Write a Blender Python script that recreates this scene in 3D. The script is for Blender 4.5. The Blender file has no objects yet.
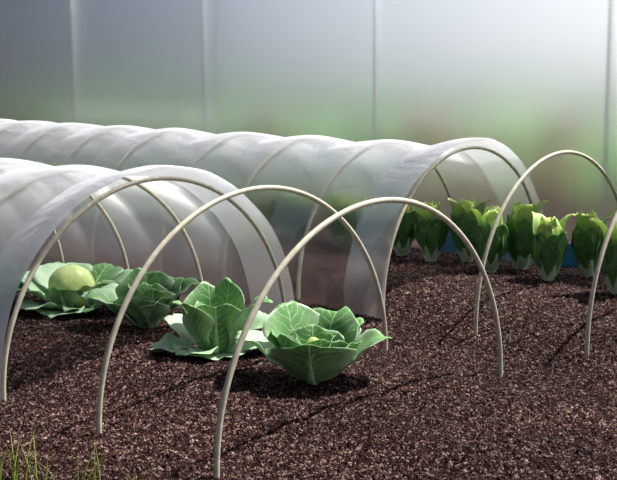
import bpy, bmesh, math, random
import numpy as np
from mathutils import Vector, Matrix
R = math.radians; PI = math.pi
col = bpy.context.scene.collection
sc = bpy.context.scene

# ------------------------------------------------------------------ helpers
def tag(o, label=None, cat=None, group=None, kind=None):
    if label: o['label'] = label
    if cat: o['category'] = cat
    if group: o['group'] = group
    if kind: o['kind'] = kind
    return o

def empty(name, loc, rz=0):
    o = bpy.data.objects.new(name, None); col.objects.link(o)
    o.location = loc; o.rotation_euler = (0, 0, rz); o.empty_display_size = .05
    return o

def mesh_obj(name, verts, faces, mat, parent=None, uvs=None, smooth=True):
    me = bpy.data.meshes.new(name)
    me.from_pydata([tuple(v) for v in verts], [], faces)
    if smooth: me.polygons.foreach_set('use_smooth', [True]*len(me.polygons))
    if uvs is not None:
        ul = me.uv_layers.new(name='UVMap')
        idx = np.empty(len(me.loops), dtype=np.int64); me.loops.foreach_get('vertex_index', idx)
        ul.data.foreach_set('uv', np.array(uvs, dtype=np.float32)[idx].ravel())
    me.materials.append(mat); me.update()
    o = bpy.data.objects.new(name, me); col.objects.link(o)
    if parent: o.parent = parent
    return o

def copy_tree(o, parent=None):
    c = o.copy(); col.objects.link(c); c.parent = parent
    for ch in list(o.children):
        copy_tree(ch, c)
    return c

class MB:
    def __init__(s): s.v = []; s.f = []
    def box(s, x0, x1, y0, y1, z0, z1):
        b = len(s.v)
        s.v += [(x, y, z) for z in (z0, z1) for y in (y0, y1) for x in (x0, x1)]
        s.f += [tuple(b+i for i in q) for q in ((0,2,3,1),(4,5,7,6),(0,1,5,4),(2,6,7,3),(0,4,6,2),(1,3,7,5))]
    def tube(s, pts, rad, n=10, cap=True):
        pts = [Vector(p) for p in pts]; b = len(s.v); m = len(pts)
        up = None
        for i, p in enumerate(pts):
            t = (pts[min(i+1, m-1)] - pts[max(i-1, 0)]).normalized()
            if up is None:
                up = Vector((0, 1, 0)) if abs(t.y) < .9 else Vector((1, 0, 0))
            a = (up - t*up.dot(t)).normalized(); c = t.cross(a)
            r = rad(i/(m-1)) if callable(rad) else rad
            for k in range(n):
                w = 2*PI*k/n; s.v.append(tuple(p + a*math.cos(w)*r + c*math.sin(w)*r))
        for i in range(m-1):
            for k in range(n):
                s.f.append((b+i*n+k, b+i*n+(k+1) % n, b+(i+1)*n+(k+1) % n, b+(i+1)*n+k))
        if cap:
            s.f.append(tuple(b+k for k in range(n))[::-1]); s.f.append(tuple(b+(m-1)*n+k for k in range(n)))
    def build(s, name, mat, parent=None, smooth=False): return mesh_obj(name, s.v, s.f, mat, parent, smooth=smooth)

# ------------------------------------------------------------------ materials
def newmat(name):
    m = bpy.data.materials.new(name); m.use_nodes = True
    nt = m.node_tree; nt.nodes.clear()
    out = nt.nodes.new('ShaderNodeOutputMaterial')
    return m, nt, out
def N(nt, typ, **kw):
    n = nt.nodes.new(typ)
    for k, v in kw.items():
        if k in n.inputs: n.inputs[k].default_value = v
        else: setattr(n, k, v)
    return n
def mth(nt, op, a, b=None, c=None, clamp=False):
    n = nt.nodes.new('ShaderNodeMath'); n.operation = op; n.use_clamp = clamp
    for i, v in enumerate((a, b, c)):
        if v is None: continue
        if isinstance(v, (int, float)): n.inputs[i].default_value = v
        else: nt.links.new(v, n.inputs[i])
    return n.outputs[0]
def ramp(nt, fac, stops):
    n = nt.nodes.new('ShaderNodeValToRGB'); e = n.color_ramp.elements
    while len(e) < len(stops): e.new(.5)
    for el, (p, c) in zip(e, stops): el.position = p; el.color = (*c, 1)
    nt.links.new(fac, n.inputs[0]); return n.outputs[0]
def mix(nt, fac, a, b, blend='MIX'):
    n = nt.nodes.new('ShaderNodeMix'); n.data_type = 'RGBA'; n.blend_type = blend
    for s, v in ((n.inputs[0], fac), (n.inputs[6], a), (n.inputs[7], b)):
        if isinstance(v, (int, float)): s.default_value = v
        elif isinstance(v, tuple): s.default_value = (*v, 1)
        else: nt.links.new(v, s)
    return n.outputs[2]

def leaf_material(name, deep, mid, pale, vein, tip=None, side=8.0, net=0.0, trans=.35, rough=.45, rib_w=.03, rib_wedge=0.0, edge_pale=0.0):
    """leaf blade: midrib, side veins running out and up, fine network, colour variation; uv.x across, uv.y along"""
    m, nt, out = newmat(name); L = nt.links
    uv = N(nt, 'ShaderNodeUVMap'); sep = N(nt, 'ShaderNodeSeparateXYZ'); L.new(uv.outputs[0], sep.inputs[0])
    tc = N(nt, 'ShaderNodeTexCoord')
    nz = N(nt, 'ShaderNodeTexNoise', Scale=5.0, Detail=3.0); L.new(uv.outputs[0], nz.inputs['Vector'])
    nzo = mth(nt, 'MULTIPLY', mth(nt, 'SUBTRACT', nz.outputs[0], .5), .22)
    ax = mth(nt, 'ABSOLUTE', mth(nt, 'SUBTRACT', sep.outputs[0], .5))          # 0..0.5 from the midrib
    along = sep.outputs[1]
    w = mth(nt, 'ADD', mth(nt, 'SUBTRACT', along, mth(nt, 'MULTIPLY', mth(nt, 'POWER', ax, .8), .75)), nzo)
    tri = mth(nt, 'ABSOLUTE', mth(nt, 'SUBTRACT', mth(nt, 'FRACT', mth(nt, 'MULTIPLY', w, side)), .5))   # 0 at vein
    sv = mth(nt, 'SUBTRACT', 1.0, mth(nt, 'DIVIDE', tri, .11), clamp=True)
    sv = mth(nt, 'MULTIPLY', sv, mth(nt, 'SUBTRACT', 1.0, mth(nt, 'MULTIPLY', ax, 1.5), clamp=True))
    ribw = mth(nt, 'ADD', mth(nt, 'MULTIPLY', mth(nt, 'SUBTRACT', 1.0, along), rib_w), .006)
    if rib_wedge: ribw = mth(nt, 'ADD', ribw, mth(nt, 'MULTIPLY', mth(nt, 'POWER', mth(nt, 'SUBTRACT', 1.0, along), 3.0), rib_wedge))
    mr = mth(nt, 'SUBTRACT', 1.25, mth(nt, 'DIVIDE', ax, ribw), clamp=True)
    vor = N(nt, 'ShaderNodeTexVoronoi', feature='DISTANCE_TO_EDGE', Scale=17.0); L.new(uv.outputs[0], vor.inputs['Vector'])
    nv = mth(nt, 'MULTIPLY', mth(nt, 'SUBTRACT', 1.0, mth(nt, 'DIVIDE', vor.outputs[0], .10), clamp=True), net)
    veins = mth(nt, 'MAXIMUM', mth(nt, 'MAXIMUM', mth(nt, 'MULTIPLY', sv, .85), mr), nv)
    n2 = N(nt, 'ShaderNodeTexNoise', Scale=14.0, Detail=4.0); L.new(tc.outputs['Object'], n2.inputs['Vector'])
    base = ramp(nt, n2.outputs[0], [(.3, deep), (.62, mid)])
    base = mix(nt, mth(nt, 'MULTIPLY', mth(nt, 'POWER', mth(nt, 'MULTIPLY', ax, 2.0), 2.5), edge_pale), base, pale)
    if tip: base = mix(nt, mth(nt, 'MULTIPLY_ADD', along, 2.6, -1.55, clamp=True), base, tip)
    c = mix(nt, mth(nt, 'MULTIPLY', veins, .8), base, vein)
    bmp = N(nt, 'ShaderNodeBump', Strength=.35, Distance=.003)
    bh = mth(nt, 'ADD', mth(nt, 'MULTIPLY', veins, -1.0), mth(nt, 'MULTIPLY', n2.outputs[0], .8)); L.new(bh, bmp.inputs['Height'])
    p = N(nt, 'ShaderNodeBsdfPrincipled', Roughness=rough); L.new(c, p.inputs['Base Color']); L.new(bmp.outputs[0], p.inputs['Normal'])
    p.inputs['Specular IOR Level'].default_value = .45
    t = N(nt, 'ShaderNodeBsdfTranslucent'); L.new(c, t.inputs['Color']); L.new(bmp.outputs[0], t.inputs['Normal'])
    mx = N(nt, 'ShaderNodeMixShader'); mx.inputs[0].default_value = trans
    L.new(p.outputs[0], mx.inputs[1]); L.new(t.outputs[0], mx.inputs[2]); L.new(mx.outputs[0], out.inputs[0])
    return m

def simple(name, a, b, scale=20, rough=.6, bump=.2, spec=.4, detail=5, dist=.002, trans=0):
    m, nt, out = newmat(name); L = nt.links
    tc = N(nt, 'ShaderNodeTexCoord'); n = N(nt, 'ShaderNodeTexNoise', Scale=float(scale), Detail=float(detail)); L.new(tc.outputs['Object'], n.inputs['Vector'])
    c = ramp(nt, n.outputs[0], [(.35, a), (.65, b)])
    p = N(nt, 'ShaderNodeBsdfPrincipled', Roughness=rough); L.new(c, p.inputs['Base Color'])
    p.inputs['Specular IOR Level'].default_value = spec
    bm_ = N(nt, 'ShaderNodeBump', Strength=bump, Distance=dist); L.new(n.outputs[0], bm_.inputs['Height']); L.new(bm_.outputs[0], p.inputs['Normal'])
    sh = p.outputs[0]
    if trans:
        t = N(nt, 'ShaderNodeBsdfTranslucent'); L.new(c, t.inputs['Color'])
        mx = N(nt, 'ShaderNodeMixShader'); mx.inputs[0].default_value = trans
        L.new(sh, mx.inputs[1]); L.new(t.outputs[0], mx.inputs[2]); sh = mx.outputs[0]
    L.new(sh, out.inputs[0])
    return m

def film_material(name, clear, blur, white, ior, rough, tint=(1, 1, 1), gloss=.08, facing=.55, wrinkle=.15, wscale=(3, 1, 3)):
    """thin milky polythene: part clear, part scattering forward (blurs what is behind), part white"""
    m, nt, out = newmat(name); L = nt.links
    tc = N(nt, 'ShaderNodeTexCoord'); mp = N(nt, 'ShaderNodeMapping'); mp.inputs['Scale'].default_value = wscale
    L.new(tc.outputs['Object'], mp.inputs[0])
    n = N(nt, 'ShaderNodeTexNoise', Scale=2.0, Detail=3.0, Distortion=1.2); L.new(mp.outputs[0], n.inputs['Vector'])
    b = N(nt, 'ShaderNodeBump', Strength=wrinkle, Distance=.05); L.new(n.outputs[0], b.inputs['Height'])
    tr = N(nt, 'ShaderNodeBsdfTransparent'); tr.inputs[0].default_value = (*tint, 1)
    rf = N(nt, 'ShaderNodeBsdfRefraction', IOR=ior, Roughness=rough); rf.inputs['Color'].default_value = (*tint, 1)
    tl = N(nt, 'ShaderNodeBsdfTranslucent'); tl.inputs[0].default_value = (.97, .96, .96, 1)
    df = N(nt, 'ShaderNodeBsdfDiffuse'); df.inputs[0].default_value = (.93, .94, 1, 1)
    gl = N(nt, 'ShaderNodeBsdfGlossy', Roughness=.25); gl.inputs[0].default_value = (1, 1, 1, 1)
    for q in (df, gl, tl): L.new(b.outputs[0], q.inputs['Normal'])
    m1 = N(nt, 'ShaderNodeMixShader'); m1.inputs[0].default_value = .5
    L.new(tl.outputs[0], m1.inputs[1]); L.new(df.outputs[0], m1.inputs[2])
    m2 = N(nt, 'ShaderNodeMixShader'); m2.inputs[0].default_value = blur/(clear+blur)
    L.new(tr.outputs[0], m2.inputs[1]); L.new(rf.outputs[0], m2.inputs[2])
    m3 = N(nt, 'ShaderNodeMixShader')
    lw = N(nt, 'ShaderNodeLayerWeight', Blend=.5)                      # more film in the line of sight at grazing angles
    f = mth(nt, 'ADD', mth(nt, 'MULTIPLY', mth(nt, 'POWER', lw.outputs['Facing'], 7.5), facing), white, clamp=True); L.new(f, m3.inputs[0])
    L.new(m2.outputs[0], m3.inputs[1]); L.new(m1.outputs[0], m3.inputs[2])
    m4 = N(nt, 'ShaderNodeMixShader')
    fr = N(nt, 'ShaderNodeFresnel', IOR=1.35); L.new(mth(nt, 'ADD', mth(nt, 'MULTIPLY', fr.outputs[0], .3), gloss*.15, clamp=True), m4.inputs[0])
    L.new(m3.outputs[0], m4.inputs[1]); L.new(gl.outputs[0], m4.inputs[2])
    L.new(m4.outputs[0], out.inputs[0])
    return m

def soil_material():
    m, nt, out = newmat('crumbly_soil'); L = nt.links
    tc = N(nt, 'ShaderNodeTexCoord')
    nz = N(nt, 'ShaderNodeTexNoise', Scale=60.0, Detail=2.0); L.new(tc.outputs['Object'], nz.inputs['Vector'])
    wob = N(nt, 'ShaderNodeVectorMath', operation='SCALE'); wob.inputs['Scale'].default_value = .012; L.new(nz.outputs['Color'], wob.inputs[0])
    add = N(nt, 'ShaderNodeVectorMath', operation='ADD'); L.new(tc.outputs['Object'], add.inputs[0]); L.new(wob.outputs[0], add.inputs[1])
    v1 = N(nt, 'ShaderNodeTexVoronoi', Scale=118.0); L.new(add.outputs[0], v1.inputs['Vector'])
    v2 = N(nt, 'ShaderNodeTexVoronoi', Scale=250.0); L.new(add.outputs[0], v2.inputs['Vector'])
    big = N(nt, 'ShaderNodeTexNoise', Scale=22.0, Detail=4.0); L.new(tc.outputs['Object'], big.inputs['Vector'])
    patch = N(nt, 'ShaderNodeTexNoise', Scale=2.2, Detail=3.0); L.new(tc.outputs['Object'], patch.inputs['Vector'])
    s1 = N(nt, 'ShaderNodeSeparateColor'); L.new(v1.outputs['Color'], s1.inputs[0])
    s2 = N(nt, 'ShaderNodeSeparateColor'); L.new(v2.outputs['Color'], s2.inputs[0])
    c1 = ramp(nt, s1.outputs[0], [(0.0, (.010, .003, .003)), (.55, (.030, .010, .009)), (.82, (.075, .034, .030)), (1.0, (.50, .36, .32))])
    c2 = ramp(nt, s2.outputs[1], [(0.0, (.010, .003, .003)), (.6, (.032, .012, .011)), (.85, (.11, .055, .05)), (1.0, (.60, .46, .42))])
    c = mix(nt, .5, c1, c2)
    tint = ramp(nt, patch.outputs[0], [(.35, (.78, .76, .76)), (.65, (1.15, 1.04, 1.0))])
    c = mix(nt, 1.0, c, tint, 'MULTIPLY')
    p = N(nt, 'ShaderNodeBsdfPrincipled', Roughness=.75); L.new(c, p.inputs['Base Color']); p.inputs['Specular IOR Level'].default_value = .08
    h = mth(nt, 'ADD', mth(nt, 'MULTIPLY', mth(nt, 'SUBTRACT', .6, v1.outputs['Distance']), s1.outputs[1]), mth(nt, 'MULTIPLY', mth(nt, 'SUBTRACT', .5, v2.outputs['Distance']), .35))
    b = N(nt, 'ShaderNodeBump', Strength=.9, Distance=.009); L.new(h, b.inputs['Height']); L.new(b.outputs[0], p.inputs['Normal'])
    hd = mth(nt, 'ADD', h, mth(nt, 'MULTIPLY', big.outputs[0], 1.6))
    d = N(nt, 'ShaderNodeDisplacement', Midlevel=.95, Scale=.016); L.new(hd, d.inputs['Height']); L.new(d.outputs[0], out.inputs['Displacement'])
    L.new(p.outputs[0], out.inputs[0]); m.displacement_method = 'BOTH'
    return m

M = {}
M['soil'] = soil_material()
M['cab_leaf'] = leaf_material('cabbage_leaf', (.09, .25, .07), (.18, .39, .12), (.66, .78, .58), (.62, .78, .52), side=8, trans=.24, edge_pale=.6, rough=.36)
M['cab_leaf_blue'] = leaf_material('cabbage_outer_leaf', (.33, .55, .32), (.48, .68, .44), (.65, .8, .56), (.65, .8, .56), side=6, trans=.25, edge_pale=.3, rough=.5)
M['cab_head'] = leaf_material('cabbage_head', (.42, .56, .14), (.62, .72, .30), (.7, .8, .4), (.78, .86, .52), side=6, trans=.15, rough=.38)
M['cab_rib'] = simple('cabbage_rib', (.36, .56, .30), (.50, .68, .42), 30, .5, trans=.2)
M['napa_leaf'] = leaf_material('napa_leaf', (.04, .19, .035), (.10, .31, .06), (.2, .4, .1), (.50, .70, .36), side=9, net=.5, trans=.34, rough=.4, rib_w=.02)
M['napa_inner'] = leaf_material('napa_inner_leaf', (.50, .72, .08), (.76, .90, .24), (.85, .92, .45), (.82, .92, .48), side=8, net=.35, trans=.4, rough=.45, edge_pale=.4)
M['napa_mid'] = leaf_material('napa_tip_leaf', (.06, .22, .03), (.22, .46, .08), (.5, .7, .2), (.6, .8, .35), tip=(.74, .86, .36), side=8, net=.35, trans=.4)
M['napa_rib'] = simple('napa_rib', (.46, .60, .36), (.66, .78, .54), 25, .45, trans=.15)
M['hoop'] = simple('cream_plastic_hoop', (.47, .43, .33), (.60, .55, .43), 60, .45, .15)
M['film'] = film_material('tunnel_film', .42, .58, .028, 1.06, .55, gloss=.0, wrinkle=.12, facing=3.6)
M['hem'] = film_material('folded_film_hem', .32, .50, .10, 1.06, .5, gloss=.3, facing=3.6, wrinkle=.35, wscale=(3, 1.5, 3))
M['wall_film'] = film_material('greenhouse_film', .02, .93, .03, 1.13, .7, gloss=.0, wrinkle=.0, tint=(.98, .99, 1), facing=.10)
M['post'] = simple('white_post', (.62, .66, .66), (.70, .74, .74), 8, .5, .05)
M['blue'] = simple('blue_edging', (.015, .16, .30), (.03, .22, .38), 12, .4, .1)
M['grass'] = simple('grass_blade', (.16, .26, .04), (.42, .46, .08), 9, .5, .1, trans=.3)
M['bush'] = simple('bush_leaf', (.24, .52, .16), (.42, .70, .30), 6, .5, .1, trans=.5)
M['bush_stem'] = simple('bush_stem', (.15, .14, .06), (.2, .2, .1), 20, .7)
M['dry'] = simple('dry_leaf', (.34, .15, .12), (.48, .26, .20), 6, .6, .1, trans=.2)

# ------------------------------------------------------------------ ground
def sstep(a, b, x):
    t = np.clip((x-a)/(b-a), 0, 1); return t*t*(3-2*t)
def vnoise(x, y, s, seed):
    rs = np.random.RandomState(seed); g = rs.rand(257, 257)
    x = x*s + 31.7; y = y*s + 17.3
    xi = np.floor(x).astype(int); yi = np.floor(y).astype(int); fx = x-xi; fy = y-yi
    fx = fx*fx*(3-2*fx); fy = fy*fy*(3-2*fy)
    a = g[xi % 256, yi % 256]; b = g[(xi+1) % 256, yi % 256]; c = g[xi % 256, (yi+1) % 256]; d = g[(xi+1) % 256, (yi+1) % 256]
    return (a*(1-fx)+b*fx)*(1-fy)+(c*(1-fx)+d*fx)*fy
def gz(x, y):
    x = np.asarray(x, float); y = np.asarray(y, float)
    z = -.012 + .045*sstep(1.5, 1.9, x)*(1-sstep(2.15, 2.62, x))
    z = z + .055*sstep(2.76, 3.3, x)*(1-sstep(3.75, 4.1, x)) - .042*sstep(2.46, 2.60, x)*(1-sstep(2.86, 3.12, x))
    z = z + .018*(vnoise(x, y, 2.3, 1)-.5) + .014*(vnoise(x, y, 6.5, 2)-.5) + .007*(vnoise(x, y, 19, 3)-.5)
    return z
def G(x, y): return float(gz(x, y))

def axis(spans):
    out = []
    for a, b, st in spans: out.append(np.arange(a, b, st))
    out.append([spans[-1][1]]); return np.concatenate(out)
xs = axis([(-6, .2, .6), (.2, 1.0, .05), (1.0, 3.0, .0045), (3.0, 4.2, .007), (4.2, 6, .06), (6, 40, 1.0)])
ys = axis([(-6, .2, .6), (.2, .9, .05), (.9, 2.7, .0045), (2.7, 4.2, .009), (4.2, 7.5, .03), (7.5, 45, 1.0)])
X, Y = np.meshgrid(xs, ys, indexing='ij'); Z = gz(X, Y)
co = np.stack([X, Y, Z], -1).reshape(-1, 3); nx, ny = len(xs), len(ys)
I = np.arange(nx*ny).reshape(nx, ny)
q = np.stack([I[:-1, :-1], I[1:, :-1], I[1:, 1:], I[:-1, 1:]], -1).reshape(-1, 4)
me = bpy.data.meshes.new('ground'); me.vertices.add(len(co)); me.vertices.foreach_set('co', co.ravel())
me.loops.add(q.size); me.loops.foreach_set('vertex_index', q.ravel())
me.polygons.add(len(q)); me.polygons.foreach_set('loop_start', np.arange(0, q.size, 4)); me.polygons.foreach_set('loop_total', np.full(len(q), 4))
me.polygons.foreach_set('use_smooth', np.ones(len(q), bool)); me.update(); me.validate()
me.materials.append(M['soil'])
gr = bpy.data.objects.new('ground', me); col.objects.link(gr); tag(gr, kind='structure')

# ------------------------------------------------------------------ hoops
X1, H1, W1 = 1.953, .505, .500
X2, H2, W2 = 3.426, .515, .498
RAD = .0066
def arch(xc, w, h, y, n=64, lean=0.0):
    pts = []
    for i in range(n+1):
        a = PI*i/n
        pts.append((xc+w*math.cos(a), y+lean*math.sin(a), h*math.sin(a)))
    f = pts[0]; l = pts[-1]
    return [(f[0], f[1], -.07), (f[0], f[1], -.03)] + pts + [(l[0], l[1], -.03), (l[0], l[1], -.07)]
def hoop(xc, w, h, y, label, group, lean=0):
    mb = MB(); mb.tube(arch(xc, w, h, 0, lean=lean), RAD, 12)
    o = mb.build('tunnel_hoop', M['hoop'], smooth=True); o.location = (0, y, 0)
    tag(o, label, 'hoop', group); return o
S = .395
TA = 2.408       # y of the covered end hoop of both tunnels
hoop(X1, W1, H1, 1.623, 'bare cream hoop arching over the nearest open cabbage, standing closest to the viewer', 'bare hoops of the front tunnel')
hoop(X1, W1, H1, 2.012, 'bare cream hoop between the nearest hoop and the mouth of the front film tunnel', 'bare hoops of the front tunnel')
hoop(X1, W1-.004, H1-.002, TA, 'cream hoop holding up the open end of the front film tunnel', 'hoops under the front film')
hoop(X1, W1-.004, H1-.002, TA+.379, 'first cream hoop inside the front film tunnel, behind its mouth', 'hoops under the front film')
hoop(X1, W1-.004, H1-.002, TA+.773, 'second cream hoop inside the front film tunnel, right of the round cabbage', 'hoops under the front film')
hoop(X1, W1-.004, H1-.002, TA+1.175, 'third cream hoop inside the front film tunnel, behind the round cabbage', 'hoops under the front film')
hoop(X1, W1-.004, H1-.002, TA+1.57, 'furthest cream hoop under the front film tunnel at the left edge', 'hoops under the front film')
hoop(X2, W2, H2, 1.639, 'bare cream hoop over the napa row at the right edge of the photo', 'bare hoops of the rear tunnel')
hoop(X2, W2, H2, 2.034, 'full bare cream hoop in front of the rear tunnel mouth, over the napa row', 'bare hoops of the rear tunnel')
hoop(X2, W2-.004, H2-.002, 2.419, 'cream hoop holding up the open end of the rear film tunnel', 'hoops under the rear film')
v_lab = ['first cream hoop behind the rear tunnel mouth, its foot seen right of the front tunnel',
         'second cream hoop under the rear film behind its mouth', 'third cream hoop under the rear film behind its mouth',
         'fourth cream hoop under the rear film, seen as a pale line', 'fifth cream hoop under the rear film, seen as a pale line',
         'sixth cream hoop under the rear film, seen as a pale line', 'seventh cream hoop under the rear film, near the left edge',
         'eighth cream hoop under the rear film, near the left edge']
for i, (y, lb) in enumerate(zip((2.818, 3.221, 3.606, 4.076, 4.478, 4.876, 5.27, 5.66), v_lab)):
    hoop(X2, W2-.004, H2-.002, y, lb, 'hoops under the rear film')

# ------------------------------------------------------------------ film covers
def film_cover(name, xc, w, h, yend, yfar, hoops_y, label, seed):
    rnd = random.Random(seed)
    ph = [rnd.uniform(0, 6.28) for _ in range(12)]
    def dr(y, th, extra=0.0):
        s = math.sin(th)
        d = .0095
        # sag between the hoops
        k = min(abs(y-a) for a in hoops_y)/(S*.5)
        d -= .019*min(1, k)**1.6 * (s**.6)
        # flared end
        e = (y-yend)
        fl = math.exp(-(max(0, e)/.11)**2)
        d += .021*fl*(s**.8)
        # creases running from the hoops down to the buried edge
        d += .0018*math.sin(9*th+ph[0]+14*e)*(1-fl)*s + 0.0008*math.sin(23*th+ph[1]-9*e)*s
        d += .0035*math.sin(17*e+3*th+ph[2])*math.exp(-((th-PI*.8)/.35)**2)
        return d + extra
    def sheet(nm, ya, yb, ny, extra, mat, parent, ex0=0.0):
        nt_ = 84; v = []; f = []
        for j in range(ny+1):
            t = j/ny; y = ya+(yb-ya)*t
            for i in range(nt_+1):
                th = PI*i/nt_
                y2 = y
                if t < .2:   # slightly wavy cut edge
                    y2 += (.006*math.sin(4*th+ph[3])+.003*math.sin(11*th+ph[4]))*(1-t/.2) - .012*(1-t/.2)*math.sin(th)
                r_ = dr(y, th, extra)
                z = (h+r_)*math.sin(th)
                x = xc+(w+r_)*math.cos(th)
                if i in (0, nt_): z = -.05
                v.append((x, y2, z))
        m_ = nt_+1
        for j in range(ny):
            for i in range(nt_): f.append((j*m_+i, j*m_+i+1, (j+1)*m_+i+1, (j+1)*m_+i))
        o = mesh_obj(nm, v, f, mat, parent)
        return o
    o = sheet(name, yend-.012, yfar, int((yfar-yend)/.03), 0, M['film'], None)
    tag(o, label, 'row cover')
    hm = sheet('folded_hem', yend-.016, yend+.165, 8, .0035, M['hem'], o)
    hm['label'] = 'whiter double layer of film folded back over the open end'
    return o
film_cover('tunnel_film', X1, W1, H1, TA, 4.7, [TA+S*i for i in range(7)], 'milky white film over the front row of hoops, open mouth at left', 3)
film_cover('tunnel_film', X2, W2, H2, 2.419, 6.9, [2.419, 2.818, 3.221, 3.606, 4.076, 4.478, 4.876, 5.27, 5.66, 6.05, 6.45, 6.85],
           'milky white film pulled over the rear row of hoops, its mouth behind the napa row', 8)

# ------------------------------------------------------------------ leaves
FRONT = math.atan2(-.687, -.727)      # ground direction from the beds towards the camera
def interp(ks, s):
    for (a, va), (b, vb) in zip(ks[:-1], ks[1:]):
        if s <= b:
            t = (s-a)/(b-a); t = t*t*(3-2*t); return va+(vb-va)*t
    return ks[-1][1]
def leaf(parent, mat, rib_mat, az, L, W, angs, cup=.6, ruffle=.008, r0=.015, z0=.0, seed=0, point=0.0, roll=0.0,
         peak=.62, base=.25, rib=.010, ribtop=.75, name='leaf', sag=0.0, nu=20, nv=14, label=None):
    rnd = random.Random(seed); p = [rnd.uniform(0, 6.28) for _ in range(6)]
    ca, sa = math.cos(az), math.sin(az)
    C = [(r0, z0)]; A = []
    for i in range(nu+1):
        s = i/nu; a = R(interp(angs, s)); A.append(a)
        if i: C.append((C[-1][0]+math.cos(a)*L/nu, C[-1][1]+math.sin(a)*L/nu))
    def halfw(s):
        if s < peak:
            t = s/peak; t = t*t*(3-2*t)*.75+t*.25; k = base+(1-base)*t
        else:
            t = (s-peak)/(1-peak); k = max(0, 1-t**2.8)**(1/2.3)*(1-point)+point*(1-t)
        return max(k, .02)*W/2
    verts = []; uvs = []; faces = []
    def place(r, z, lat):
        # roll the leaf round its base a little, then swing to its azimuth
        return (ca*r - sa*lat, sa*r + ca*lat, z)
    blunt = point <= 0
    def cen(s):
        k_ = min(max(s, 0), 1)*nu; i0 = min(int(k_), nu-1); t = k_-i0
        return C[i0][0]*(1-t)+C[i0+1][0]*t, C[i0][1]*(1-t)+C[i0+1][1]*t, A[i0]*(1-t)+A[i0+1]*t
    for i in range(nu+1):
        for j in range(nv+1):
            v = -1+2*j/nv; u = i/nu; s = u
            if blunt: s = u*(1-.24*abs(v)**2.8-.03*(1+math.sin(5*v+p[5]))*u)
            cx, cz, a = cen(s)
            if blunt: hw = W/2*(halfw(s)*2/W if s < peak else 1-.34*((s-peak)/(1-peak))**2)
            else: hw = halfw(s)
            cc = interp([(0, cup*1.3), (.5, cup), (1, cup*.45)], s); Rr = hw/max(cc, .05)
            phi = v*cc
            lat = Rr*math.sin(phi); inn = Rr*(1-math.cos(phi))
            rf = ruffle*(abs(v)**2.2)*(math.sin(9*s+p[0]+v*1.3)+.6*math.sin(19*s+p[1]*(1 if v > 0 else 2)))*min(1, s*2.5)
            rf += ruffle*.5*math.sin(5*v+p[2]+6*s)*s*s + ruffle*.35*math.sin(13*v*W/.2+p[3])*s**3
            inn += rf - sag*v*v*s
            tl = ruffle*.7*math.sin(7*v+p[4])*(s**4)
            x = cx - math.sin(a)*inn + math.cos(a)*tl; z = cz + math.cos(a)*inn + math.sin(a)*tl
            z += roll*lat
            verts.append(place(x, z, lat)); uvs.append(((v+1)/2, s))
    m_ = nv+1
    for i in range(nu):
        for j in range(nv): faces.append((i*m_+j, i*m_+j+1, (i+1)*m_+j+1, (i+1)*m_+j))
    o = mesh_obj(name, verts, faces, mat, parent, uvs)
    so = o.modifiers.new('thick', 'SOLIDIFY'); so.thickness = .0014; so.offset = 0
    if label: o['label'] = label
    if rib:
        n = 10; pts = []
        for i in range(n+1):
            s = ribtop*i/n; k = s*nu; i0 = min(int(k), nu-1); t = k-i0
            a = A[i0]*(1-t)+A[i0+1]*t
            r_ = C[i0][0]*(1-t)+C[i0+1][0]*t; z_ = C[i0][1]*(1-t)+C[i0+1][1]*t
            pts.append((r_, z_, a, s))
        rv = []; rfc = []
        K = 8
        for (r_, z_, a, s) in pts:
            w_ = rib*max(0, 1-s/ribtop)**.8+.0009; th_ = w_*.42
            for k in range(K):
                b_ = 2*PI*k/K; lat = w_*math.cos(b_); nn = -th_*math.sin(b_)*.8-.0005
                rv.append(place(r_-math.sin(a)*nn, z_+math.cos(a)*nn, lat))
        for i in range(n):
            for k in range(K): rfc.append((i*K+k, i*K+(k+1) % K, (i+1)*K+(k+1) % K, (i+1)*K+k))
        rfc.append(tuple(range(K))); rfc.append(tuple(n*K+k for k in range(K))[::-1])
        mesh_obj('midrib', rv, rfc, rib_mat, o)
    return o

def head_ball(parent, mat, c, rx, rz, seed, name='head', squash=1.0):
    """round head of overlapping wrapped leaves"""
    rnd = random.Random(seed); nu, nv = 36, 28; v = []; f = []; uv = []
    ph = rnd.uniform(0, 6)
    for i in range(nv+1):
        th = PI*i/nv
        for j in range(nu):
            p = 2*PI*j/nu
            k = 1 + math.sin(th)*(.035*math.sin(3*p+ph+2*th) + .02*math.sin(5*p-3*th+ph) + .012*abs(math.sin(4*p+4*th)))
            v.append((c[0]+rx*k*math.sin(th)*math.cos(p), c[1]+rx*k*math.sin(th)*math.sin(p), c[2]+rz*k*math.cos(th)))
            uv.append((abs((j/nu*3) % 1), 1-i/nv))
    for i in range(nv):
        for j in range(nu): f.append((i*nu+j, i*nu+(j+1) % nu, (i+1)*nu+(j+1) % nu, (i+1)*nu+j))
    return mesh_obj(name, v, f, mat, parent, uv)

def stem(parent, mat, r, h):
    mb = MB(); mb.tube([(0, 0, -.02), (0, 0, h*.5), (0, 0, h)], lambda t: r*(1-.3*t), 12)
    return mb.build('stem', mat, parent, smooth=True)

def az(deg): return FRONT + R(deg)

def cabbage(x, y, label, leaves, head=None, seed=0, scale=1.0):
    root = empty('cabbage', (x, y, G(x, y))); root.scale = (scale,)*3
    tag(root, label, 'cabbage', 'cabbages in the front bed')
    stem(root, M['cab_rib'], .018, .05)
    for i, d in enumerate(leaves):
        d = dict(d); a = d.pop('a'); d['W'] *= 1.2; mat = M[d.pop('m', 'cab_leaf')]
        leaf(root, mat, M['cab_rib'], az(a), seed=seed*31+i, **d)
    if head:
        head_ball(root, M['cab_head'], head[0], head[1], head[2], seed)
    return root

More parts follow.
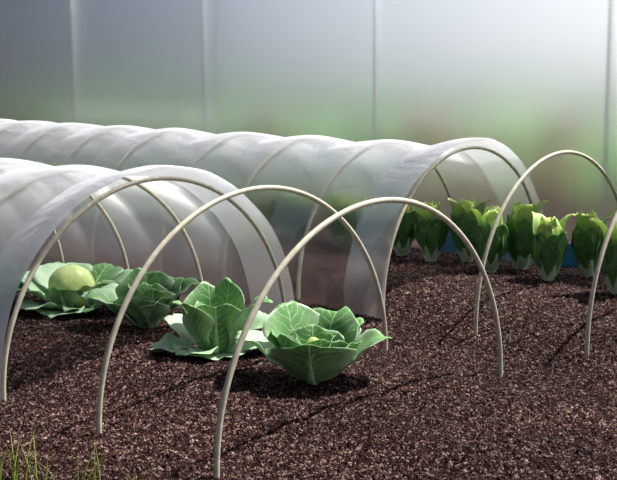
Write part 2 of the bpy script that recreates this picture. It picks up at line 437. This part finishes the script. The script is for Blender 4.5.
up_ = [(0, 22), (.35, 62), (.7, 68), (1, 38)]
steep = [(0, 30), (.35, 78), (.7, 80), (1, 60)]
flare = [(0, 15), (.4, 48), (.75, 40), (1, -5)]
flat_ = [(0, 8), (.5, 16), (.8, 4), (1, -22)]
# nearest open cabbage
cabbage(2.015, 1.885, 'large open cup-shaped cabbage nearest the viewer, under the closest bare hoop', [
    dict(a=-5, L=.150, W=.20, angs=[(0, 14), (.35, 60), (.7, 68), (1, 50)], cup=.7, ruffle=.005, r0=.034),
    dict(a=-62, L=.165, W=.16, angs=up_, cup=.6),
    dict(a=58, L=.16, W=.14, angs=[(0, 18), (.35, 50), (.7, 62), (1, 30)], cup=.6),
    dict(a=88, L=.22, W=.12, angs=[(0, 12), (.35, 40), (.7, 48), (1, -5)], cup=.6),
    dict(a=-98, L=.225, W=.15, angs=[(0, 15), (.4, 45), (.75, 35), (1, -15)], cup=.5, m='cab_leaf_blue'),
    dict(a=-140, L=.215, W=.17, angs=[(0, 30), (.35, 66), (.7, 74), (1, 55)], cup=.5),
    dict(a=150, L=.205, W=.17, angs=[(0, 30), (.35, 62), (.7, 70), (1, 30)], cup=.5),
    dict(a=115, L=.19, W=.15, angs=[(0, 25), (.35, 60), (.7, 66), (1, 30)], cup=.5),
    dict(a=20, L=.13, W=.15, angs=steep, cup=.8, r0=.01),
    dict(a=180, L=.145, W=.14, angs=steep, cup=.8, r0=.008),
    dict(a=100, L=.13, W=.12, angs=steep, cup=.8, r0=.005, m='cab_leaf'),
    dict(a=-90, L=.125, W=.12, angs=steep, cup=.9, r0=.005, m='cab_leaf'),
], head=((0, 0, .070), .024, .040), seed=4)
# third cabbage, tall
cabbage(2.037, 2.27, 'tall upright cabbage with spreading pale lower leaves, left of the nearest cabbage', [
    dict(a=5, L=.185, W=.18, angs=[(0, 22), (.3, 72), (.7, 84), (1, 80)], cup=.7, ruffle=.005),
    dict(a=-55, L=.22, W=.13, angs=[(0, 25), (.35, 66), (.7, 72), (1, 20)], cup=.8),
    dict(a=-160, L=.225, W=.17, angs=[(0, 30), (.35, 80), (.7, 86), (1, 60)], cup=.5, m='cab_leaf'),
    dict(a=150, L=.235, W=.14, angs=[(0, 30), (.35, 82), (.7, 88), (1, 70)], cup=.5),
    dict(a=75, L=.25, W=.12, angs=[(0, 25), (.35, 62), (.7, 60), (1, 5)], cup=.7),
    dict(a=-75, L=.19, W=.13, angs=[(0, 8), (.5, 14), (.8, 4), (1, -10)], cup=.5, m='cab_leaf_blue'),
    dict(a=-35, L=.15, W=.14, angs=[(0, 8), (.5, 20), (.8, 10), (1, -25)], cup=.4, m='cab_leaf_blue'),
    dict(a=15, L=.12, W=.17, angs=[(0, 5), (.5, 14), (.8, 4), (1, -20)], cup=.4, m='cab_leaf_blue'),
    dict(a=82, L=.20, W=.15, angs=flat_, cup=.3, m='cab_leaf_blue'),
    dict(a=110, L=.20, W=.15, angs=flare, cup=.4, m='cab_leaf_blue'),
    dict(a=-110, L=.19, W=.15, angs=flare, cup=.4, m='cab_leaf_blue'),
    dict(a=40, L=.16, W=.12, angs=steep, cup=.9, r0=.005),
    dict(a=-100, L=.17, W=.12, angs=steep, cup=.9, r0=.005),
], head=((0, 0, .09), .022, .045), scale=.9, seed=11)
# second cabbage, inside the mouth
cabbage(2.094, 2.64, 'dark-fronted leafy cabbage in the tunnel mouth, between the round-headed and the tall cabbage', [
    dict(a=-30, L=.125, W=.19, angs=[(0, 18), (.35, 66), (.7, 76), (1, 60)], cup=.7, ruffle=.004),
    dict(a=25, L=.155, W=.16, angs=[(0, 22), (.35, 70), (.7, 80), (1, 70)], cup=.7),
    dict(a=62, L=.14, W=.15, angs=up_, cup=.6),
    dict(a=-170, L=.195, W=.17, angs=[(0, 30), (.35, 76), (.7, 86), (1, 70)], cup=.5),
    dict(a=98, L=.22, W=.12, angs=[(0, 25), (.35, 60), (.7, 50), (1, 0)], cup=.6),
    dict(a=130, L=.19, W=.15, angs=up_, cup=.5),
    dict(a=-80, L=.22, W=.14, angs=[(0, 18), (.35, 45), (.7, 40), (1, -10)], cup=.5),
    dict(a=-105, L=.24, W=.16, angs=[(0, 15), (.35, 40), (.7, 32), (1, -15)], cup=.4, m='cab_leaf_blue'),
    dict(a=-60, L=.16, W=.12, angs=steep, cup=.9, r0=.005),
    dict(a=170, L=.15, W=.12, angs=steep, cup=.9, r0=.005),
], head=((0, 0, .075), .022, .04), scale=.94, seed=17)
# first cabbage with round head
cabbage(2.10, 3.02, 'round pale green headed cabbage at the far left inside the front tunnel', [
    dict(a=5, L=.105, W=.13, angs=[(0, 20), (.4, 60), (.7, 62), (1, 60)], cup=.8, r0=.03, ruffle=.003),
    dict(a=-45, L=.10, W=.12, angs=[(0, 20), (.4, 60), (.7, 60), (1, 40)], cup=.8, r0=.03, ruffle=.003),
    dict(a=48, L=.115, W=.12, angs=[(0, 20), (.4, 62), (.7, 72), (1, 50)], cup=.8, r0=.035, m='cab_head'),
    dict(a=-80, L=.22, W=.15, angs=[(0, 10), (.4, 34), (.7, 22), (1, -12)], cup=.5),
    dict(a=-50, L=.18, W=.13, angs=flat_, cup=.4, m='cab_leaf_blue'),
    dict(a=-20, L=.14, W=.16, angs=[(0, 2), (.5, 8), (.8, 2), (1, -20)], cup=.25, m='cab_leaf_blue'),
    dict(a=75, L=.19, W=.14, angs=flat_, cup=.5, m='cab_leaf_blue'),
    dict(a=100, L=.25, W=.16, angs=[(0, 14), (.4, 38), (.7, 28), (1, -10)], cup=.4, m='cab_leaf_blue'),
    dict(a=-110, L=.24, W=.17, angs=[(0, 14), (.4, 36), (.7, 28), (1, -5)], cup=.4, m='cab_leaf_blue'),
    dict(a=-150, L=.23, W=.17, angs=flare, cup=.4, m='cab_leaf_blue'),
    dict(a=150, L=.22, W=.17, angs=flare, cup=.4),
    dict(a=30, L=.13, W=.12, angs=flat_, cup=.4, m='cab_leaf'),
    dict(a=-15, L=.12, W=.09, angs=[(0, 20), (.4, 58), (.7, 66), (1, 30)], cup=.9, r0=.04),
    dict(a=72, L=.15, W=.10, angs=[(0, 20), (.4, 52), (.7, 50), (1, 10)], cup=.9, r0=.035),
], head=((-.005, .005, .070), .074, .072), seed=23)
# more of the row further inside, seen through film
def generic(n, seed):
    rnd = random.Random(seed); out = []
    for i in range(n):
        ring = i % 3
        out.append(dict(a=i*360/n*1.0+rnd.uniform(-12, 12)+ring*40, L=rnd.uniform(.18, .24), W=rnd.uniform(.14, .19),
                        angs=(up_, flare, steep)[ring], cup=rnd.uniform(.4, .7), m=('cab_leaf', 'cab_leaf_blue', 'cab_leaf')[ring]))
    return out
for i, (x, y, lb) in enumerate([(1.93, 3.40, 'leafy cabbage partly hidden behind the round-headed cabbage at the left edge'),
                    (2.05, 3.84, 'cabbage further back inside the front tunnel, seen blurred through the film')]):
    cabbage(x, y, lb, generic(10, 50+i), head=((0, 0, .09), .05, .05), seed=40+i)

# ------------------------------------------------------------------ napa cabbages
def napa(seed):
    rnd = random.Random(seed)
    root = empty('napa_cabbage', (0, 0, 0)); tag(root, 'x', 'napa cabbage', 'napa cabbages in the rear bed')
    stem(root, M['napa_rib'], .026, .03)
    for i in range(6):       # outer wrappers, white wedge ribs at the base
        a = R(i*60+rnd.uniform(-8, 8))
        leaf(root, M['napa_leaf'], M['napa_rib'], a, rnd.uniform(.185, .21), rnd.uniform(.125, .145), [(0, 48), (.3, 70), (.65, 90), (1, rnd.choice((72, 92, 66)))],
             cup=.8, ruffle=.005, r0=.012, seed=seed*50+i, rib=.015, ribtop=.5, peak=.62, base=.34)
    for i in range(4):       # middle leaves with light pointed tips
        a = R(i*90+35+rnd.uniform(-14, 14)); out_ = i < 2
        leaf(root, M['napa_mid'], M['napa_rib'], a, .245+(.03 if out_ else 0), .11, [(0, 60), (.3, 80), (.68, 90 if out_ else 98), (.86, 60 if out_ else 96), (1, 5 if out_ else 80)],
             cup=.75, ruffle=.005, r0=.016, seed=seed*50+10+i, rib=.012, ribtop=.7, peak=.62, base=.4, point=.6)
    for i in range(4):       # lime heart leaves closing over the top
        a = R(i*90+rnd.uniform(-14, 14))
        leaf(root, M['napa_inner'], M['napa_rib'], a, .255, .105, [(0, 66), (.3, 84), (.7, 98), (.88, 125), (1, 150)],
             cup=.95, ruffle=.003, r0=.012, seed=seed*50+20+i, rib=.008, ribtop=.6, peak=.7, base=.45, name='heart_leaf')
    head_ball(root, M['napa_inner'], (0, 0, .168), .042, .066, seed, name='heart')
    return root
protos = [napa(1), napa(2), napa(3)]
spots = [
 (3.640, 2.905, 20, 0, 1.00, 'napa cabbage half hidden behind another, leftmost in the rear tunnel mouth'),
 (3.625, 2.745, 75, 1, .98, 'second napa cabbage from the left, inside the rear tunnel mouth under the nearest bare hoop'),
 (3.705, 2.623, 140, 2, 1.02, 'third napa cabbage from the left, behind the gap in the rear tunnel mouth'),
 (3.549, 2.406, 10, 0, .98, 'fourth napa cabbage from the left, crossed by the left leg of the full bare hoop'),
 (3.690, 2.362, 200, 1, 1.04, 'tall napa cabbage set back, just right of the full bare hoop leg'),
 (3.540, 2.149, 300, 2, .96, 'napa cabbage standing forward under the full bare hoop, third from the right edge'),
 (3.70, 2.075, 165, 0, 1.00, 'napa cabbage with spread pale tips, second from the right edge'),
 (3.495, 1.85, 95, 1, 1.02, 'napa cabbage cut off by the right edge of the photo'),
]
for i in range(18):
    spots.append((3.60+.05*(i % 2), 3.10+.185*i, 70*i, i % 3, 1.0, 'napa cabbage under the rear film, seen only as a green blur'))
used = set()
for x, y, a, k, s, lb in spots:
    o = protos[k] if k not in used else copy_tree(protos[k]); used.add(k)
    o.location = (x, y, G(x, y)); o.rotation_euler.z = R(a); o.scale = (s, s, s); o['label'] = lb

# ------------------------------------------------------------------ greenhouse wall
XW = 4.15; Y0, Y1, ZT = 1.0, 8.6, 1.30
v = []; f = []; ny_, nz_ = 120, 12
for j in range(ny_+1):
    y = Y0+(Y1-Y0)*j/ny_
    for k in range(nz_+1):
        z = -.06+(ZT+.06)*k/nz_
        v.append((XW+.001*math.sin(y*2.0)*math.sin(z*1.5), y, z))
for j in range(ny_):
    for k in range(nz_):
        b = j*(nz_+1)+k; f.append((b, b+nz_+1, b+nz_+2, b+1))
wl = mesh_obj('wall_back', v, f, M['wall_film']); tag(wl, kind='structure')
for i in range(-1, 6):
    y = XW*.545 + .09 + i*1.257
    if y < Y0 or y > Y1: continue
    mb = MB(); mb.tube([(XW+.13, y, -.08), (XW+.13, y, .6), (XW+.13, y, ZT)], .008, 12)
    o = mb.build('trim_%d' % (i+2), M['post'], smooth=True); tag(o, kind='structure')
mb = MB(); mb.tube([(XW+.03, Y0, ZT+.012), (XW+.03, (Y0+Y1)/2, ZT+.012), (XW+.03, Y1, ZT+.012)], .018, 12)
tag(mb.build('trim_8', M['post'], smooth=True), kind='structure')
mb = MB(); mb.box(XW-.04, XW-.02, 1.3, 3.15, -.06, .085)
o = mb.build('ground_edging', M['blue']); tag(o, 'blue plastic edging strip along the foot of the greenhouse wall, behind the napa row', 'edging')

# ------------------------------------------------------------------ plants beyond the wall
def bush(x, y, r, h, mat, label, seed, group, nl=230):
    rnd = random.Random(seed); root = empty('leafy_plant', (x, y, G(x, y)))
    tag(root, label, 'plant', group)
    v = []; f = []; mb = MB()
    ns = 7
    for k in range(ns):
        a = rnd.uniform(0, 6.28); t = rnd.uniform(.2, .8)*r
        mb.tube([(0, 0, -.02), (math.cos(a)*t*.4, math.sin(a)*t*.4, h*.45), (math.cos(a)*t, math.sin(a)*t, h*.9)], lambda q: .008*(1-.6*q), 6)
    for k in range(nl):
        a = rnd.uniform(0, 6.28); q = rnd.uniform(-.95, 1); rr = r*math.sqrt(max(0, 1-q*q*.8))*rnd.uniform(.5, 1)
        c = Vector((rr*math.cos(a), rr*math.sin(a), h*(.52+.45*q)))
        d = Vector((math.cos(a), math.sin(a), rnd.uniform(-.4, .8))).normalized(); s = rnd.uniform(.045, .085)
        sd = d.cross(Vector((rnd.uniform(-1, 1), rnd.uniform(-1, 1), 1))).normalized()*s*.45; nn = d.cross(sd).normalized()*s*.15
        b = len(v); v += [c, c+d*s*.5+sd+nn, c+d*s-nn, c+d*s*.5-sd+nn, c+d*s*.55-nn*.6]
        f += [(b, b+1, b+4), (b+1, b+2, b+4), (b+2, b+3, b+4), (b+3, b, b+4)]
    mesh_obj('foliage', v, f, mat, root); mb.build('stem', M['bush_stem'], root, smooth=True)
rnd = random.Random(5); k = 0
for row, (bx, h0) in enumerate(((6.0, .50), (8.2, .56), (11.5, .55))):
    y = bx*.42
    while y < bx*1.75:
        k += 1
        bush(bx+rnd.uniform(-.25, .25), y, rnd.uniform(.25, .33)*(1+.2*row), h0*rnd.uniform(.78, 1.15), M['bush'],
             'green leafy plant blurred beyond the milky greenhouse wall', 900+k, 'plants beyond the greenhouse wall')
        y += rnd.uniform(.66, .9)*(1+.25*row)
for i, (x, y, h, lb) in enumerate([(5.3, 4.18, .62, 'reddish brown plant blurred beyond the wall, above the rear tunnel mouth'),
                       (5.5, 3.42, .62, 'reddish brown plant blurred beyond the wall, above the full bare hoop'),
                       (5.3, 5.6, .58, 'reddish brown plant blurred beyond the wall, above the middle of the rear tunnel'),
                       (5.2, 3.7, .42, 'low reddish brown plant blurred beyond the wall, right of the rear tunnel mouth')]):
    bush(x, y, .09, h, M['dry'], lb, 700+i, 'brown plants beyond the greenhouse wall', 90)

# ------------------------------------------------------------------ grass tufts
def grass(x, y, n, h, label, seed):
    rnd = random.Random(seed); v = []; f = []
    for _ in range(n):
        a = rnd.uniform(0, 6.28); r = rnd.uniform(0, .035); hh = h*rnd.uniform(.5, 1); bx, by = r*math.cos(a), r*math.sin(a)
        lx, ly = rnd.uniform(-.7, .7)*hh, rnd.uniform(-.7, .7)*hh; w = rnd.uniform(.0012, .0024); b = len(v); wa = rnd.uniform(0, 3.14)
        for i in range(7):
            t = i/6; ww = w*(1-t)**.7+.0002
            px, py, pz = bx+lx*t*t, by+ly*t*t, -.008+(hh+.008)*t
            v += [(px-ww*math.cos(wa), py-ww*math.sin(wa), pz), (px+ww*math.cos(wa), py+ww*math.sin(wa), pz), (px-ww*.5*math.sin(wa), py+ww*.5*math.cos(wa), pz)]
        for i in range(6):
            c = b+3*i
            f += [(c, c+1, c+4, c+3), (c+1, c+2, c+5, c+4), (c+2, c, c+3, c+5)]
    o = mesh_obj('grass_tuft', v, f, M['grass']); o.location = (x, y, G(x, y)); tag(o, label, 'grass', 'grass tufts in the foreground')
grass(1.155, 1.885, 14, .10, 'yellow green grass tuft in the bottom left corner of the photo', 1)
grass(1.180, 1.835, 8, .095, 'grass tuft just right of the corner tuft, on the front soil edge', 2)
grass(1.255, 1.795, 9, .085, 'grass tuft with one taller blade, below the foot of the second bare hoop', 3)
grass(1.31, 1.695, 5, .06, 'sparse small grass tuft, the rightmost one along the bottom edge', 4)

# ------------------------------------------------------------------ light, world, camera
w = bpy.data.worlds.new('world'); sc.world = w; w.use_nodes = True; nt = w.node_tree; nt.nodes.clear()
out = nt.nodes.new('ShaderNodeOutputWorld'); bg = nt.nodes.new('ShaderNodeBackground')
tc = N(nt, 'ShaderNodeTexCoord'); nz = N(nt, 'ShaderNodeTexNoise', Scale=1.6, Detail=2.0); nt.links.new(tc.outputs['Generated'], nz.inputs['Vector'])
sp = N(nt, 'ShaderNodeSeparateXYZ'); nt.links.new(tc.outputs['Generated'], sp.inputs[0])
# overcast bank: brighter towards the sun's side, bluer and darker away from it
dot = N(nt, 'ShaderNodeVectorMath', operation='DOT_PRODUCT'); dot.inputs[1].default_value = (.82, -.30, .10); nt.links.new(tc.outputs['Generated'], dot.inputs[0])
fac = mth(nt, 'ADD', mth(nt, 'MULTIPLY_ADD', dot.outputs['Value'], 1.7, -.12), mth(nt, 'MULTIPLY', mth(nt, 'SUBTRACT', nz.outputs[0], .5), .3), clamp=True)
c = ramp(nt, fac, [(0, (.10, .12, .15)), (.14, (.26, .31, .40)), (.40, (.54, .59, .67)), (.8, (.92, .94, .97))])
nt.links.new(c, bg.inputs[0]); bg.inputs[1].default_value = 1.1; nt.links.new(bg.outputs[0], out.inputs[0])

sun = bpy.data.lights.new('sun', 'SUN'); sun.energy = 8.0; sun.angle = R(.7); sun.color = (1, .97, .92)
so = bpy.data.objects.new('sun', sun); col.objects.link(so)
d = Vector((1.03, -.404, 1.106/.55)).normalized(); so.rotation_euler = d.to_track_quat('Z', 'Y').to_euler(); so.location = d*6

cam = bpy.data.cameras.new('camera'); co_ = bpy.data.objects.new('camera', cam); col.objects.link(co_)
cam.lens = 66.36; cam.sensor_width = 36; cam.sensor_fit = 'HORIZONTAL'; cam.clip_end = 200
co_.location = (0, 0, .7976); co_.rotation_euler = (PI/2-.14954, 0, -.81436); sc.camera = co_
sc.view_settings.view_transform = 'Standard'; sc.view_settings.look = 'None'; sc.view_settings.exposure = 0.12; sc.view_settings.gamma = 1
sc.view_settings.use_curve_mapping = False
